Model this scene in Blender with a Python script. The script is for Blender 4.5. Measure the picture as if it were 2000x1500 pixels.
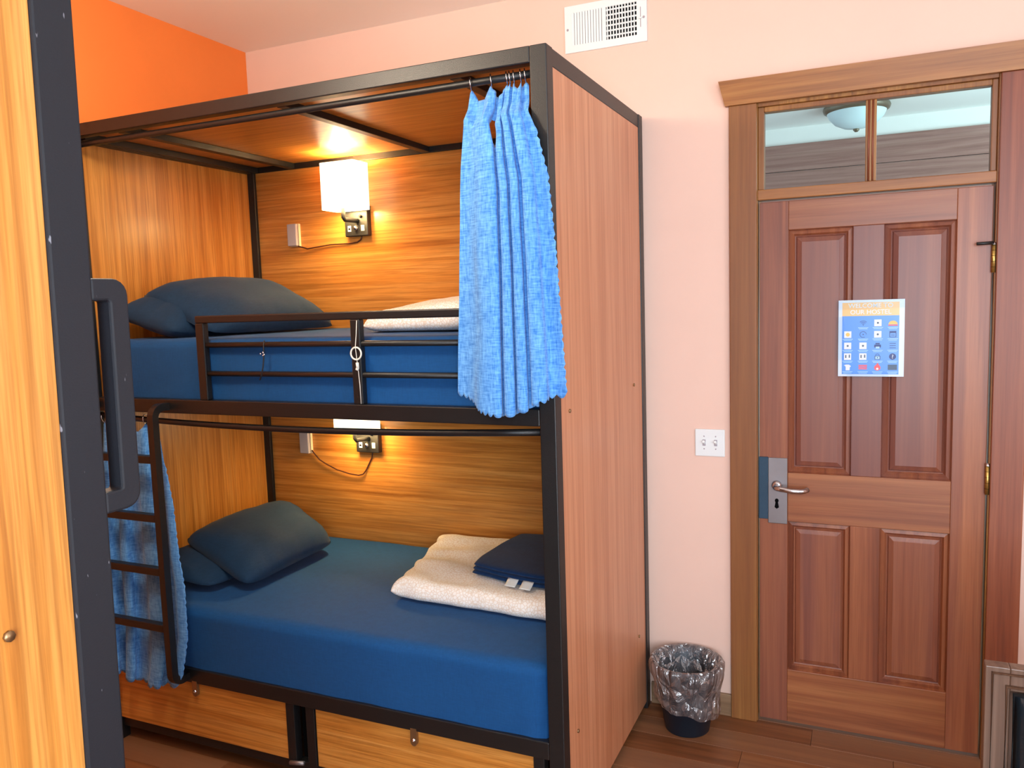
import bpy, bmesh, math, random
from mathutils import Vector, Matrix, noise as mnoise

for o in list(bpy.data.objects):
    bpy.data.objects.remove(o, do_unlink=True)
C = bpy.context.scene.collection
SC = bpy.context.scene
R = math.radians
PI = math.pi

def lin(r, g, b, a=1.0):
    f = lambda c: (c/255/12.92) if c/255 <= .04045 else ((c/255+.055)/1.055)**2.4
    return (f(r), f(g), f(b), a)

# ------------------------------------------------------------------ camera
CAM = Vector((.3768, -3.1539, 1.6861)); YAW, PITCH, ROLL, FPX = -.4201, -.1016, -.0319, 1561.5
cy_, sy_, cp_, sp_ = math.cos(YAW), math.sin(YAW), math.cos(PITCH), math.sin(PITCH)
fw = Vector((sy_*cp_, cy_*cp_, sp_)); r0 = Vector((cy_, -sy_, 0)); u0 = r0.cross(fw)
rt = math.cos(ROLL)*r0 + math.sin(ROLL)*u0; up = -math.sin(ROLL)*r0 + math.cos(ROLL)*u0
cam = bpy.data.cameras.new('camera'); camo = bpy.data.objects.new('camera', cam); C.objects.link(camo)
m = Matrix((rt, up, -fw)).transposed().to_4x4(); m.translation = CAM
camo.matrix_world = m
cam.sensor_fit = 'HORIZONTAL'; cam.sensor_width = 36; cam.lens = FPX/2000*36; cam.clip_start = .02
SC.camera = camo

# ------------------------------------------------------------------ world, lights, exposure
w = bpy.data.worlds.new('sky'); SC.world = w; w.use_nodes = True
w.node_tree.nodes['Background'].inputs[0].default_value = (.62, .80, 1, 1)
w.node_tree.nodes['Background'].inputs[1].default_value = 1.2

def area(name, loc, direction, sx, sy, energy, col):
    l = bpy.data.lights.new(name, 'AREA'); l.shape = 'RECTANGLE'; l.size = sx; l.size_y = sy
    l.energy = energy; l.color = col
    o = bpy.data.objects.new(name, l); C.objects.link(o); o.location = loc
    o.rotation_euler = Vector(direction).to_track_quat('-Z', 'Y').to_euler()
    return o
area('daylight_rear_window', (1.15, -4.66, 1.62), (0, 1, .08), 1.5, 1.7, 92, (.78, .89, 1))
area('daylight_side_window', (2.16, -2.35, 1.62), (-1, 0, .1), 1.5, 1.7, 18, (.86, .93, 1))
area('hall_fill', (2.4, 1.9, 1.9), (-1, 0, .25), 1.2, 1.6, 40, (.74, .95, 1))  # added fill light for the hall; no window stands there
SC.view_settings.view_transform = 'Standard'; SC.view_settings.look = 'None'
SC.view_settings.gamma = 1; SC.view_settings.use_curve_mapping = False
SC.view_settings.exposure = .62

# ------------------------------------------------------------------ materials
def newmat(name):
    m = bpy.data.materials.new(name); m.use_nodes = True
    nt = m.node_tree; return m, nt, nt.nodes['Principled BSDF']
def nd(nt, t, **kw):
    n = nt.nodes.new(t)
    for k, v in kw.items(): setattr(n, k, v)
    return n
def ramp(nt, src, stops):
    r = nd(nt, 'ShaderNodeValToRGB'); e = r.color_ramp.elements
    while len(e) < len(stops): e.new(.5)
    for el, (p, c) in zip(e, stops): el.position = p; el.color = c
    nt.links.new(src, r.inputs[0]); return r.outputs[0]
def coords(nt, scale, rnd=False):
    tc = nd(nt, 'ShaderNodeTexCoord'); mp = nd(nt, 'ShaderNodeMapping')
    mp.inputs['Scale'].default_value = scale
    nt.links.new(tc.outputs['Object'], mp.inputs[0])
    if rnd:
        oi = nd(nt, 'ShaderNodeObjectInfo'); mul = nd(nt, 'ShaderNodeMath', operation='MULTIPLY')
        mul.inputs[1].default_value = 37.0; nt.links.new(oi.outputs['Random'], mul.inputs[0])
        nt.links.new(mul.outputs[0], mp.inputs['Location'])
    return mp.outputs[0]
def noise(nt, vec, scale, detail=4, rough=.55, dist=0):
    n = nd(nt, 'ShaderNodeTexNoise'); n.inputs['Scale'].default_value = scale
    n.inputs['Detail'].default_value = detail; n.inputs['Roughness'].default_value = rough
    n.inputs['Distortion'].default_value = dist
    if vec is not None: nt.links.new(vec, n.inputs['Vector'])
    return n.outputs['Fac']
def mix(nt, fac, a, b, mode='MIX'):
    n = nd(nt, 'ShaderNodeMix', data_type='RGBA', blend_type=mode)
    if isinstance(fac, float): n.inputs[0].default_value = fac
    else: nt.links.new(fac, n.inputs[0])
    for i, v in ((6, a), (7, b)):
        if isinstance(v, tuple): n.inputs[i].default_value = v
        else: nt.links.new(v, n.inputs[i])
    return n.outputs[2]
def bump(nt, bs, h, strength, dist=.002):
    b = nd(nt, 'ShaderNodeBump'); b.inputs['Strength'].default_value = strength
    b.inputs['Distance'].default_value = dist
    nt.links.new(h, b.inputs['Height']); nt.links.new(b.outputs[0], bs.inputs['Normal'])
GV = {'x': (.22, 9, 9), 'y': (9, .22, 9), 'z': (9, 9, .22)}
def wood(name, axis, dark, mid, light, rough=.35, k=1.0, fine=.35, patch=None, rnd=False, coat=0, spec=.5):
    m, nt, b = newmat(name)
    v = coords(nt, tuple(c*k for c in GV[axis]), rnd)
    n1 = noise(nt, v, 2.6, 4, .55, 1.1); n2 = noise(nt, v, 11, 3, .6, .3); n4 = noise(nt, v, 36, 2, .5)
    c = ramp(nt, n1, [(.28, dark), (.46, mid), (.70, light)])
    c = mix(nt, fine, c, ramp(nt, n2, [(.36, (.60, .52, .45, 1)), (.56, (1, 1, 1, 1))]), 'MULTIPLY')
    c = mix(nt, fine*.8, c, ramp(nt, n4, [(.36, (.70, .62, .55, 1)), (.58, (1, 1, 1, 1))]), 'MULTIPLY')
    if patch:
        v3 = coords(nt, tuple(min(x, 3.0)*k for x in GV[axis]), rnd)
        n3 = noise(nt, v3, 1.3, 3, .5, .3)
        c = mix(nt, ramp(nt, n3, [(.42, (0, 0, 0, 1)), (.62, (1, 1, 1, 1))]), c, mix(nt, .75, c, patch))
    nt.links.new(c, b.inputs['Base Color']); b.inputs['Roughness'].default_value = rough
    b.inputs['Specular IOR Level'].default_value = spec
    b.inputs['Coat Weight'].default_value = coat; b.inputs['Coat Roughness'].default_value = .25
    bump(nt, b, n2, .12, .001)
    return m
def plain(name, col, rough=.5, metal=0, bscale=0, bstr=.1, var=0, spec=.5):
    m, nt, b = newmat(name)
    b.inputs['Base Color'].default_value = col; b.inputs['Roughness'].default_value = rough
    b.inputs['Metallic'].default_value = metal; b.inputs['Specular IOR Level'].default_value = spec
    v = coords(nt, (1, 1, 1))
    if bscale: bump(nt, b, noise(nt, v, bscale, 3), bstr, .002)
    if var:
        n = noise(nt, v, 3.5, 4)
        lo = tuple(x*(1-var) for x in col[:3])+(1,); hi = tuple(min(1, x*(1+var)) for x in col[:3])+(1,)
        nt.links.new(ramp(nt, n, [(.35, lo), (.65, hi)]), b.inputs['Base Color'])
    return m
M = {}
LD, LM, LL = lin(182, 112, 42), lin(203, 135, 58), lin(216, 154, 78)
for ax in 'xyz': M['lam_'+ax] = wood('laminate_'+ax, ax, LD, LM, LL, .33, 1.0, .65, coat=.15)
M['lam_end_lit'] = wood('laminate_end_pink_lit', 'z', lin(184, 118, 82), lin(200, 136, 99), lin(212, 150, 112), .36, 1.2, .25, coat=.1)  # same laminate; pinker light on the end panel mixed into its colour
M['metal'] = plain('black_powder_coat', lin(22, 22, 23), .40, 0, 420, .3)
M['metal2'] = plain('black_powder_coat_scuffed', lin(30, 32, 38), .5, 0, 420, .15, 0, .3)
_nt = M['metal2'].node_tree; _b = _nt.nodes['Principled BSDF']
_v = coords(_nt, (1, 1, .35)); _n = noise(_nt, _v, 120, 2, .5)
_nt.links.new(ramp(_nt, _n, [(.73, lin(30, 32, 38)), (.76, lin(120, 120, 128))]), _b.inputs['Base Color'])
M['pink'] = plain('pink_wall_paint', lin(229, 197, 181), .75, 0, 60, .05, .012, .25)
M['orange'] = plain('orange_wall_paint', lin(240, 134, 62), .6, 0, 60, .05, .02, .3)
M['ceil'] = plain('white_ceiling_paint', lin(244, 241, 235), .9, 0, 50, .1, 0, .2)
M['white'] = plain('white_plastic', lin(228, 234, 234), .35)
M['offwhite'] = plain('cream_plastic', lin(225, 205, 170), .45)
M['greyplastic'] = plain('grey_plastic', lin(165, 158, 165), .5)
M['dark'] = plain('black_void', lin(5, 5, 6), .9, 0, 0, 0, 0, .1)
M['chrome'] = plain('chrome', lin(200, 200, 205), .18, 1)
M['steel'] = plain('worn_steel', lin(138, 134, 136), .45, .75, 30, .15, .12)
M['brass'] = plain('brass', lin(190, 160, 90), .35, .9)
M['hasp'] = plain('bronze_hasp', lin(150, 120, 85), .4, .8)
M['rubber'] = plain('black_plastic', lin(22, 23, 25), .45)
M['cord'] = plain('brown_cord', lin(70, 28, 16), .5)
M['cordw'] = plain('white_cord', lin(225, 222, 210), .6)
M['bin'] = plain('navy_black_bin', lin(14, 30, 44), .4)
M['leather'] = plain('black_leather', lin(26, 34, 40), .25, 0, 90, .25)
M['blackfelt'] = plain('dark_teal_guard', lin(30, 62, 84), .6, 0, 300, .4)
M['door'] = wood('door_red_brown', 'z', lin(108, 56, 34), lin(140, 78, 48), lin(166, 102, 64), .40, .7, .4, lin(112, 68, 62), True)
M['doorx'] = wood('door_red_brown_rail', 'x', lin(114, 64, 38), lin(146, 86, 52), lin(168, 108, 66), .40, .7, .4, lin(122, 76, 60), True)
M['case'] = wood('casing_amber', 'z', lin(118, 76, 30), lin(154, 104, 46), lin(176, 126, 62), .45, 1, .55, lin(124, 74, 42), True)
M['casex'] = wood('casing_amber_head', 'x', lin(124, 78, 34), lin(156, 102, 50), lin(174, 122, 64), .45, 1, .4, lin(136, 84, 52), True)
M['caser'] = wood('casing_red', 'z', lin(104, 50, 28), lin(134, 70, 40), lin(152, 88, 56), .45, 1, .4, lin(120, 62, 46), True)
M['floor'] = wood('floor_plank_wood', 'x', lin(98, 58, 32), lin(132, 82, 48), lin(158, 106, 66), .4, .7, .4, lin(132, 94, 68), True)
M['base'] = wood('baseboard_wood', 'x', lin(120, 92, 66), lin(140, 110, 82), lin(152, 124, 96), .5, 1, .2)
M['chairw'] = wood('chair_wood', 'z', lin(80, 58, 46), lin(98, 74, 60), lin(112, 88, 74), .35, 1.5, .2)
M['hallwood'] = wood('hall_boards', 'x', lin(134, 92, 82), lin(154, 110, 100), lin(172, 132, 120), .5, 1, .3)

def fabric(name, c1, c2, k=1.0, rough=.85, sheen=.2, bstr=.3, weave=900, mid=None, sub=0):
    m, nt, b = newmat(name)
    va = coords(nt, (weave*.12*k, weave*.12*k, weave*.9*k)); vb = coords(nt, (weave*.9*k, weave*.3*k, weave*.12*k))
    n1 = noise(nt, va, .35, 3, .6); n2 = noise(nt, vb, .35, 3, .6)
    ad = nd(nt, 'ShaderNodeMath', operation='ADD'); nt.links.new(n1, ad.inputs[0]); nt.links.new(n2, ad.inputs[1])
    dv = nd(nt, 'ShaderNodeMath', operation='MULTIPLY'); dv.inputs[1].default_value = .5; nt.links.new(ad.outputs[0], dv.inputs[0])
    nt.links.new(ramp(nt, dv.outputs[0], [(.36, c1), (.64, c2)]), b.inputs['Base Color'])
    b.inputs['Roughness'].default_value = rough; b.inputs['Sheen Weight'].default_value = sheen
    b.inputs['Specular IOR Level'].default_value = .2
    bump(nt, b, dv.outputs[0], bstr, .001)
    return m
M['curtain'] = fabric('blue_linen_curtain', lin(44, 112, 192), lin(112, 176, 236), .85)
M['sheet'] = fabric('navy_sheet', lin(12, 67, 120), lin(16, 75, 131), 1, .8, .06, .1)
M['pillowcase'] = fabric('navy_pillowcase', lin(22, 48, 74), lin(27, 55, 83), 1, .8, .08, .1)
M['towel'] = fabric('navy_towel', lin(10, 42, 82), lin(16, 54, 98), 1, .9, .08, .3)
def duvetmat():
    m, nt, b = newmat('white_pebble_print_cotton')
    v = coords(nt, (1, 1, 1)); vo = nd(nt, 'ShaderNodeTexVoronoi', feature='DISTANCE_TO_EDGE')
    vo.inputs['Scale'].default_value = 85; nt.links.new(v, vo.inputs['Vector'])
    nt.links.new(ramp(nt, vo.outputs['Distance'], [(.02, lin(228, 212, 194)), (.14, lin(246, 242, 236))]), b.inputs['Base Color'])
    b.inputs['Roughness'].default_value = .85; b.inputs['Sheen Weight'].default_value = .1
    return m
M['duvet'] = duvetmat()
def glassmat(name, tint, refl, rough=.02):
    m = bpy.data.materials.new(name); m.use_nodes = True; nt = m.node_tree; nt.nodes.clear()
    out = nd(nt, 'ShaderNodeOutputMaterial'); t = nd(nt, 'ShaderNodeBsdfTransparent'); g = nd(nt, 'ShaderNodeBsdfGlossy')
    t.inputs[0].default_value = tint; g.inputs['Roughness'].default_value = rough
    fr = nd(nt, 'ShaderNodeLayerWeight'); fr.inputs['Blend'].default_value = refl
    mx = nd(nt, 'ShaderNodeMixShader'); nt.links.new(fr.outputs['Facing'], mx.inputs[0])
    nt.links.new(t.outputs[0], mx.inputs[1]); nt.links.new(g.outputs[0], mx.inputs[2]); nt.links.new(mx.outputs[0], out.inputs[0])
    return m
M['glass'] = glassmat('pane_glass', (.86, .95, .95, 1), .12)
def bagmat():
    m = glassmat('clear_bin_liner', (.90, .92, .95, 1), .30, .14); nt = m.node_tree
    g = [n for n in nt.nodes if n.type == 'BSDF_GLOSSY'][0]; out = [n for n in nt.nodes if n.type == 'OUTPUT_MATERIAL'][0]
    mx = [n for n in nt.nodes if n.type == 'MIX_SHADER'][0]
    v = coords(nt, (1, 1, .55)); vo = nd(nt, 'ShaderNodeTexVoronoi', feature='DISTANCE_TO_EDGE'); vo.inputs['Scale'].default_value = 26
    nz = noise(nt, v, 14, 3, .6, 1.5)
    nt.links.new(v, vo.inputs['Vector'])
    ad = nd(nt, 'ShaderNodeMath', operation='ADD'); nt.links.new(vo.outputs['Distance'], ad.inputs[0]); nt.links.new(nz, ad.inputs[1])
    b = nd(nt, 'ShaderNodeBump'); b.inputs['Strength'].default_value = 1; b.inputs['Distance'].default_value = .03
    nt.links.new(ad.outputs[0], b.inputs['Height']); nt.links.new(b.outputs[0], g.inputs['Normal'])
    d = nd(nt, 'ShaderNodeBsdfDiffuse'); d.inputs[0].default_value = (.75, .8, .86, 1); nt.links.new(b.outputs[0], d.inputs['Normal'])
    m2 = nd(nt, 'ShaderNodeMixShader'); m2.inputs[0].default_value = .10
    m3 = nd(nt, 'ShaderNodeMixShader'); m3.inputs[0].default_value = .14
    nt.links.new(mx.outputs[0], m2.inputs[1]); nt.links.new(d.outputs[0], m2.inputs[2])
    nt.links.new(m2.outputs[0], m3.inputs[1]); nt.links.new(g.outputs[0], m3.inputs[2]); nt.links.new(m3.outputs[0], out.inputs[0])
    return m
M['bag'] = bagmat()
M['tape'] = glassmat('clear_tape', (.93, .96, .98, 1), .55, .3)
def emit(name, col, s, base=(.9, .85, .75, 1)):
    m, nt, b = newmat(name); b.inputs['Base Color'].default_value = base
    b.inputs['Emission Color'].default_value = col; b.inputs['Emission Strength'].default_value = s
    return m
M['shade'] = emit('lit_lamp_shade', (1, .84, .56, 1), 2.0)
M['hallglass'] = plain('frosted_lamp_glass', lin(215, 232, 235), .4)
M['bronze'] = plain('bronze_lamp_rim', lin(120, 104, 84), .4, .5)
M['paper'] = plain('poster_paper', lin(196, 212, 230), .3)
M['pblue'] = plain('poster_blue', lin(62, 134, 220), .3)
M['pyellow'] = plain('poster_yellow', lin(226, 180, 108), .3)
M['pwhite'] = plain('poster_white', lin(215, 222, 228), .4)
M['pnavy'] = plain('poster_navy', lin(26, 52, 120), .4)
M['pred'] = plain('poster_red', lin(230, 80, 90), .4)
M['pgold'] = plain('poster_gold', lin(225, 185, 90), .4)
M['pgrey'] = plain('poster_slate', lin(60, 84, 112), .4)
M['plight'] = plain('poster_light_blue', lin(160, 205, 245), .4)

# ------------------------------------------------------------------ helpers
def wl(o):
    v = Vector((0, 0, 0))
    while o is not None: v += o.location; o = o.parent
    return v
def mk(name, verts, faces, mat, parent=None, smooth=False):
    off = wl(parent)
    me = bpy.data.meshes.new(name); me.from_pydata([Vector(v)-off for v in verts], [], faces); me.update()
    if smooth: me.polygons.foreach_set('use_smooth', [True]*len(me.polygons))
    me.materials.append(M[mat] if isinstance(mat, str) else mat)
    o = bpy.data.objects.new(name, me); C.objects.link(o); o.parent = parent
    return o
def bm_obj(name, bm, mat, parent=None, smooth=False):
    off = wl(parent)
    for v in bm.verts: v.co -= off
    me = bpy.data.meshes.new(name); bm.to_mesh(me); bm.free()
    if smooth: me.polygons.foreach_set('use_smooth', [True]*len(me.polygons))
    me.materials.append(M[mat] if isinstance(mat, str) else mat)
    o = bpy.data.objects.new(name, me); C.objects.link(o); o.parent = parent
    return o
def bm_box(bm, x0, x1, y0, y1, z0, z1, bev=0):
    t = bmesh.new(); bmesh.ops.create_cube(t, size=1)
    for v in t.verts:
        v.co = Vector(((x0+x1)/2+v.co.x*(x1-x0), (y0+y1)/2+v.co.y*(y1-y0), (z0+z1)/2+v.co.z*(z1-z0)))
    if bev: bmesh.ops.bevel(t, geom=t.edges[:], offset=bev, segments=2, profile=.5, affect='EDGES')
    me = bpy.data.meshes.new('t'); t.to_mesh(me); t.free(); bm.from_mesh(me); bpy.data.meshes.remove(me)
def box(name, x0, x1, y0, y1, z0, z1, mat, parent=None, bev=.002):
    bm = bmesh.new(); bm_box(bm, x0, x1, y0, y1, z0, z1, bev); return bm_obj(name, bm, mat, parent)
def boxes(name, lst, mat, parent=None, bev=.0):
    bm = bmesh.new()
    for b in lst: bm_box(bm, *b, bev)
    return bm_obj(name, bm, mat, parent)
def tube(name, pts, r, mat, parent=None, n=10, cyc=False, sq=False, smooth=True):
    pts = [Vector(p) for p in pts]; vs = []; fs = []; N = len(pts); prev = None
    for i, p in enumerate(pts):
        a = pts[(i-1) % N] if (cyc or i) else p; b = pts[(i+1) % N] if (cyc or i < N-1) else p
        t = (b-a).normalized()
        ref = prev if prev is not None else (Vector((0, 0, 1)) if abs(t.z) < .9 else Vector((1, 0, 0)))
        s = (ref - t*ref.dot(t)).normalized(); prev = s; q = t.cross(s)
        for k in range(n):
            an = 2*PI*k/n + (PI/4 if sq else 0); rr = r
            vs.append(p + (s*math.cos(an) + q*math.sin(an))*rr)
    for i in range(N if cyc else N-1):
        j = (i+1) % N
        for k in range(n): fs.append((i*n+k, i*n+(k+1) % n, j*n+(k+1) % n, j*n+k))
    if not cyc: fs.append(tuple(range(n))[::-1]); fs.append(tuple((N-1)*n+k for k in range(n)))
    return mk(name, vs, fs, mat, parent, smooth)
def torus(name, c, axis, Rr, r, mat, parent=None, n=20, m_=6):
    ax = Vector(axis).normalized(); s = ax.orthogonal().normalized(); q = ax.cross(s); c = Vector(c)
    return tube(name, [c + (s*math.cos(2*PI*i/n)+q*math.sin(2*PI*i/n))*Rr for i in range(n)], r, mat, parent, m_, True)
def lathe(name, c, prof, mat, parent=None, n=32, smooth=True, axis='z'):
    vs = []; fs = []; c = Vector(c)
    for r_, z in prof:
        for k in range(n):
            a = 2*PI*k/n
            p = Vector((r_*math.cos(a), r_*math.sin(a), z))
            if axis == 'y': p = Vector((p.x, -p.z, p.y))
            vs.append(c+p)
    for i in range(len(prof)-1):
        for k in range(n): fs.append((i*n+k, i*n+(k+1) % n, (i+1)*n+(k+1) % n, (i+1)*n+k))
    if axis == 'y': fs = [f[::-1] for f in fs]
    return mk(name, vs, fs, mat, parent, smooth)
def sheet(name, f, nu, nv, mat, parent=None, thick=0, keep=None):
    P = [[Vector(f(i/nu, j/nv)) for i in range(nu+1)] for j in range(nv+1)]
    vs = [p for row in P for p in row]; fs = []
    for j in range(nv):
        for i in range(nu):
            if keep and not keep((i+.5)/nu, (j+.5)/nv): continue
            a = j*(nu+1)+i; fs.append((a, a+1, a+nu+2, a+nu+1))
    o = mk(name, vs, fs, mat, parent, True)
    if thick:
        s = o.modifiers.new('thickness', 'SOLIDIFY'); s.thickness = thick; s.offset = 0
    return o
def prism(name, poly, axis, a, b, mat, parent=None):
    """extrude a 2-D polygon: axis 'y' -> poly is (x,z); axis 'x' -> (y,z); axis 'z' -> (x,y)"""
    f = {'y': lambda p, t: (p[0], t, p[1]), 'x': lambda p, t: (t, p[0], p[1]), 'z': lambda p, t: (p[0], p[1], t)}[axis]
    n = len(poly); vs = [f(p, a) for p in poly]+[f(p, b) for p in poly]
    fs = [tuple(range(n)), tuple(range(2*n-1, n-1, -1))]+[(i, i+n, (i+1) % n+n, (i+1) % n) for i in range(n)]
    bm = bmesh.new(); bv = [bm.verts.new(v) for v in vs]
    for q in fs: bm.faces.new([bv[i] for i in q])
    bmesh.ops.recalc_face_normals(bm, faces=bm.faces[:])
    return bm_obj(name, bm, mat, parent)
def tag(o, label, cat=None, group=None, kind=None):
    o['label'] = label
    if cat: o['category'] = cat
    if group: o['group'] = group
    if kind: o['kind'] = kind
    return o
def thing(name, loc, label, cat, group=None):
    o = bpy.data.objects.new(name, None); C.objects.link(o); o.location = loc; o.empty_display_size = .05
    return tag(o, label, cat, group)
def dup(o, parent=None):
    c = o.copy(); C.objects.link(c); c.parent = parent
    for ch in o.children: dup(ch, c)
    return c
def sn(x): return mnoise.noise(Vector(x))

# ------------------------------------------------------------------ the room
XL, XR, YF, H = -2.385, 2.2, -4.7, 2.926
floor = tag(boxes('floor', [(XL-.1, XR+.1, YF-.1, 3.5, -.08, -.012)], 'dark'), 'brown hardwood plank floor', 'floor', kind='structure')
rnd = random.Random(4)
PW, PL = .125, 1.15
plank_mesh = {}
def plank(x0, x1, y1):
    L = round(x1-x0, 3)
    if L not in plank_mesh:
        o = box('plank', 0, L, -PW+.0012, 0, -.012, 0, 'floor', floor, .0012); plank_mesh[L] = o.data
    else:
        o = bpy.data.objects.new('plank', plank_mesh[L]); C.objects.link(o); o.parent = floor
    o.location = (x0, y1, 0)
row = 0; y = 0.0
while y > YF:
    offs = {1: .48, 2: -.03}.get(row, [.20, .75, -.3, .5, 0][row % 5])
    x = offs - PL*5
    while x < XR:
        a, b = max(x, XL), min(x+PL, XR)
        if b-a > .02: plank(a, b-.001, y)
        x += PL
    y -= PW; row += 1
y = PW
plank(-.1, .86, y)

T = .12
wall_back = tag(boxes('wall_back', [(XL-.1, -.02, 0, T, 0, H), (.78, XR+.1, 0, T, 0, H), (-.02, .78, 0, T, 2.40, H)], 'pink'),
                'pale pink painted wall with the door', 'wall', kind='structure')
tag(boxes('wall_left', [(XL-.1, XL, YF, 0, 0, H)], 'orange'), 'bright orange wall above the bunk bed', 'wall', kind='structure')
tag(boxes('ceiling', [(XL-.1, XR+.1, YF-.1, T, H, H+.08)], 'ceil'), 'off-white painted ceiling', 'ceiling', kind='structure')
def wall_with_hole(name, axis, pos, a0, a1, h0, h1, z0, z1):
    L = [(a0, h0, 0, H), (h1, a1, 0, H), (h0, h1, 0, z0), (h0, h1, z1, H)]
    if axis == 'y': bl = [(p, q, pos-.12, pos, r, s) for p, q, r, s in L]
    else: bl = [(pos, pos+.12, p, q, r, s) for p, q, r, s in L]
    return boxes(name, bl, 'pink')
tag(wall_with_hole('wall_front', 'y', YF, XL-.1, XR+.1, .4, 1.9, .77, 2.47), 'pink wall behind the camera with a window', 'wall', kind='structure')
tag(wall_with_hole('wall_right', 'x', XR, YF, 0, -3.1, -1.6, .77, 2.47), 'pink side wall with a window', 'wall', kind='structure')
def window(name, axis, pos, h0, h1, z0, z1, label):
    o = thing(name, ((h0+h1)/2, pos, z0) if axis == 'y' else (pos, (h0+h1)/2, z0), label, 'window'); o['kind'] = 'structure'
    def bx(nm, a, b, c, d, t, mat):
        if axis == 'y': box(nm, a, b, pos-t, pos+t, c, d, mat, o, 0)
        else: box(nm, pos-t, pos+t, a, b, c, d, mat, o, 0)
    for (a, b, c, d) in ((h0, h0+.05, z0, z1), (h1-.05, h1, z0, z1), (h0+.05, h1-.05, z0, z0+.05), (h0+.05, h1-.05, z1-.05, z1), (h0+.05, h1-.05, (z0+z1)/2-.02, (z0+z1)/2+.02)):
        bx('window_frame', a, b, c, d, .03, 'case')
    bx('pane', h0+.05, h1-.05, z0+.05, (z0+z1)/2-.02, .003, 'glass'); bx('pane', h0+.05, h1-.05, (z0+z1)/2+.02, z1-.05, .003, 'glass')
window('window_2', 'y', YF-.07, .4, 1.9, .77, 2.47, 'sash window behind the camera')
window('window_3', 'x', XR+.07, -3.1, -1.6, .77, 2.47, 'sash window in the side wall')
tag(box('baseboard_back', -.432, -.105, -.014, 0, 0, .09, 'base', None, .002), 'brown wooden baseboard beside the bin', 'baseboard', kind='structure')
tag(box('baseboard_right', .865, XR, -.014, 0, 0, .09, 'base', None, .002), 'brown wooden baseboard right of the door', 'baseboard', kind='structure')

# hall behind the transom
tag(boxes('wall_hall', [(-2.0, 2.9, 3.36, 3.46, 0, H)], 'ceil'), 'pale hall wall seen through the transom', 'wall', kind='structure')
tag(boxes('ceiling_hall', [(-2.0, 2.9, T, 3.46, H, H+.08)], 'ceil'), 'white hall ceiling seen through the transom', 'ceiling', kind='structure')
hb = thing('trim_hall', (0, 3.34, 1.6), 'dark wood boards on the hall wall', 'wall'); hb['kind'] = 'structure'
for k in range(6):
    box('board', -2.0, 2.9, 3.335, 3.36, 2.80-.20*(k+1)+.004, 2.80-.20*k, 'hallwood', hb, .003)
tag(boxes('floor_hall', [(-2.0, 2.9, T, 3.36, -.05, -.002)], 'base'), 'hall floor beyond the door', 'floor', kind='structure')
hl = thing('ceiling_lamp', (.29, 2.85, H), 'frosted bowl flush ceiling lamp in the hall seen through the transom', 'ceiling lamp')
lathe('rim', (.29, 2.85, H), [(0, 0), (.205, 0), (.212, -.015), (.205, -.035), (.185, -.045)], 'bronze', hl)
lathe('bowl', (.29, 2.85, H), [(.188, -.04), (.172, -.075), (.135, -.115), (.08, -.142), (.02, -.152), (0, -.153)], 'hallglass', hl)
lathe('finial', (.29, 2.85, H), [(.018, -.15), (.02, -.16), (.01, -.172), (0, -.173)], 'bronze', hl, 12)

rl = thing('ceiling_lamp', (-1.3, -1.85, H), 'frosted bowl flush ceiling lamp on the room ceiling between the two bunk beds', 'ceiling lamp')
lathe('rim', (-1.3, -1.85, H), [(0, 0), (.205, 0), (.212, -.015), (.205, -.035), (.185, -.045)], 'bronze', rl)
lathe('bowl', (-1.3, -1.85, H), [(.188, -.04), (.172, -.075), (.135, -.115), (.08, -.142), (.02, -.152), (0, -.153)], emit('lit_bowl', (1, .9, .75, 1), 3), rl)
l = bpy.data.lights.new('ceiling_lamp_light', 'POINT'); l.energy = 33; l.color = (1, .84, .64); l.shadow_soft_size = .12
lo = bpy.data.objects.new('ceiling_lamp_light', l); C.objects.link(lo); lo.location = (-1.3, -1.85, H-.40)

# ------------------------------------------------------------------ door, casing, transom
trim = thing('trim_1', (.38, 0, 0), 'wooden door casing with a flared head board', 'door casing'); trim['kind'] = 'structure'
box('side_casing', -.105, -.006, -.022, 0, 0, 2.385, 'case', trim, .003)
box('side_casing', .768, .868, -.022, 0, 0, 2.385, 'caser', trim, .003)
hd = prism('head_casing', [(-.006, 2.385), (-.030, 2.385), (-.055, 2.47), (-.006, 2.47)], 'x', -.118, .892, 'casex', trim)
for v in hd.data.vertices:
    if v.co.z > 2.43: v.co.x += -.02 if v.co.x < 0 else .02
box('jamb', -.020, -.004, -.010, .11, 0, 2.385, 'case', trim, .002)
box('jamb', .764, .780, -.010, .11, 0, 2.385, 'case', trim, .002)
box('jamb', -.004, .764, -.004, .11, 2.373, 2.399, 'case', trim, .002)
door = thing('door_1', (.38, .02, 0), 'reddish brown four panel wooden door with steel lock plate', 'door'); door['kind'] = 'structure'
D0, D1 = .003, .043
ztop = 2.026
for a, b in ((.002, .105), (.652, .758)): box('stile', a, b, D0, D1, .012, ztop, 'door', door, .002)
for a, b in ((1.92, ztop), (.818, 1.008), (.012, .226)): box('rail', .105, .652, D0, D1, a, b, 'doorx', door, .002)
for a, b in ((1.008, 1.92), (.226, .818)): box('muntin', .325, .427, D0, D1, a, b, 'door', door, .002)
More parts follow.
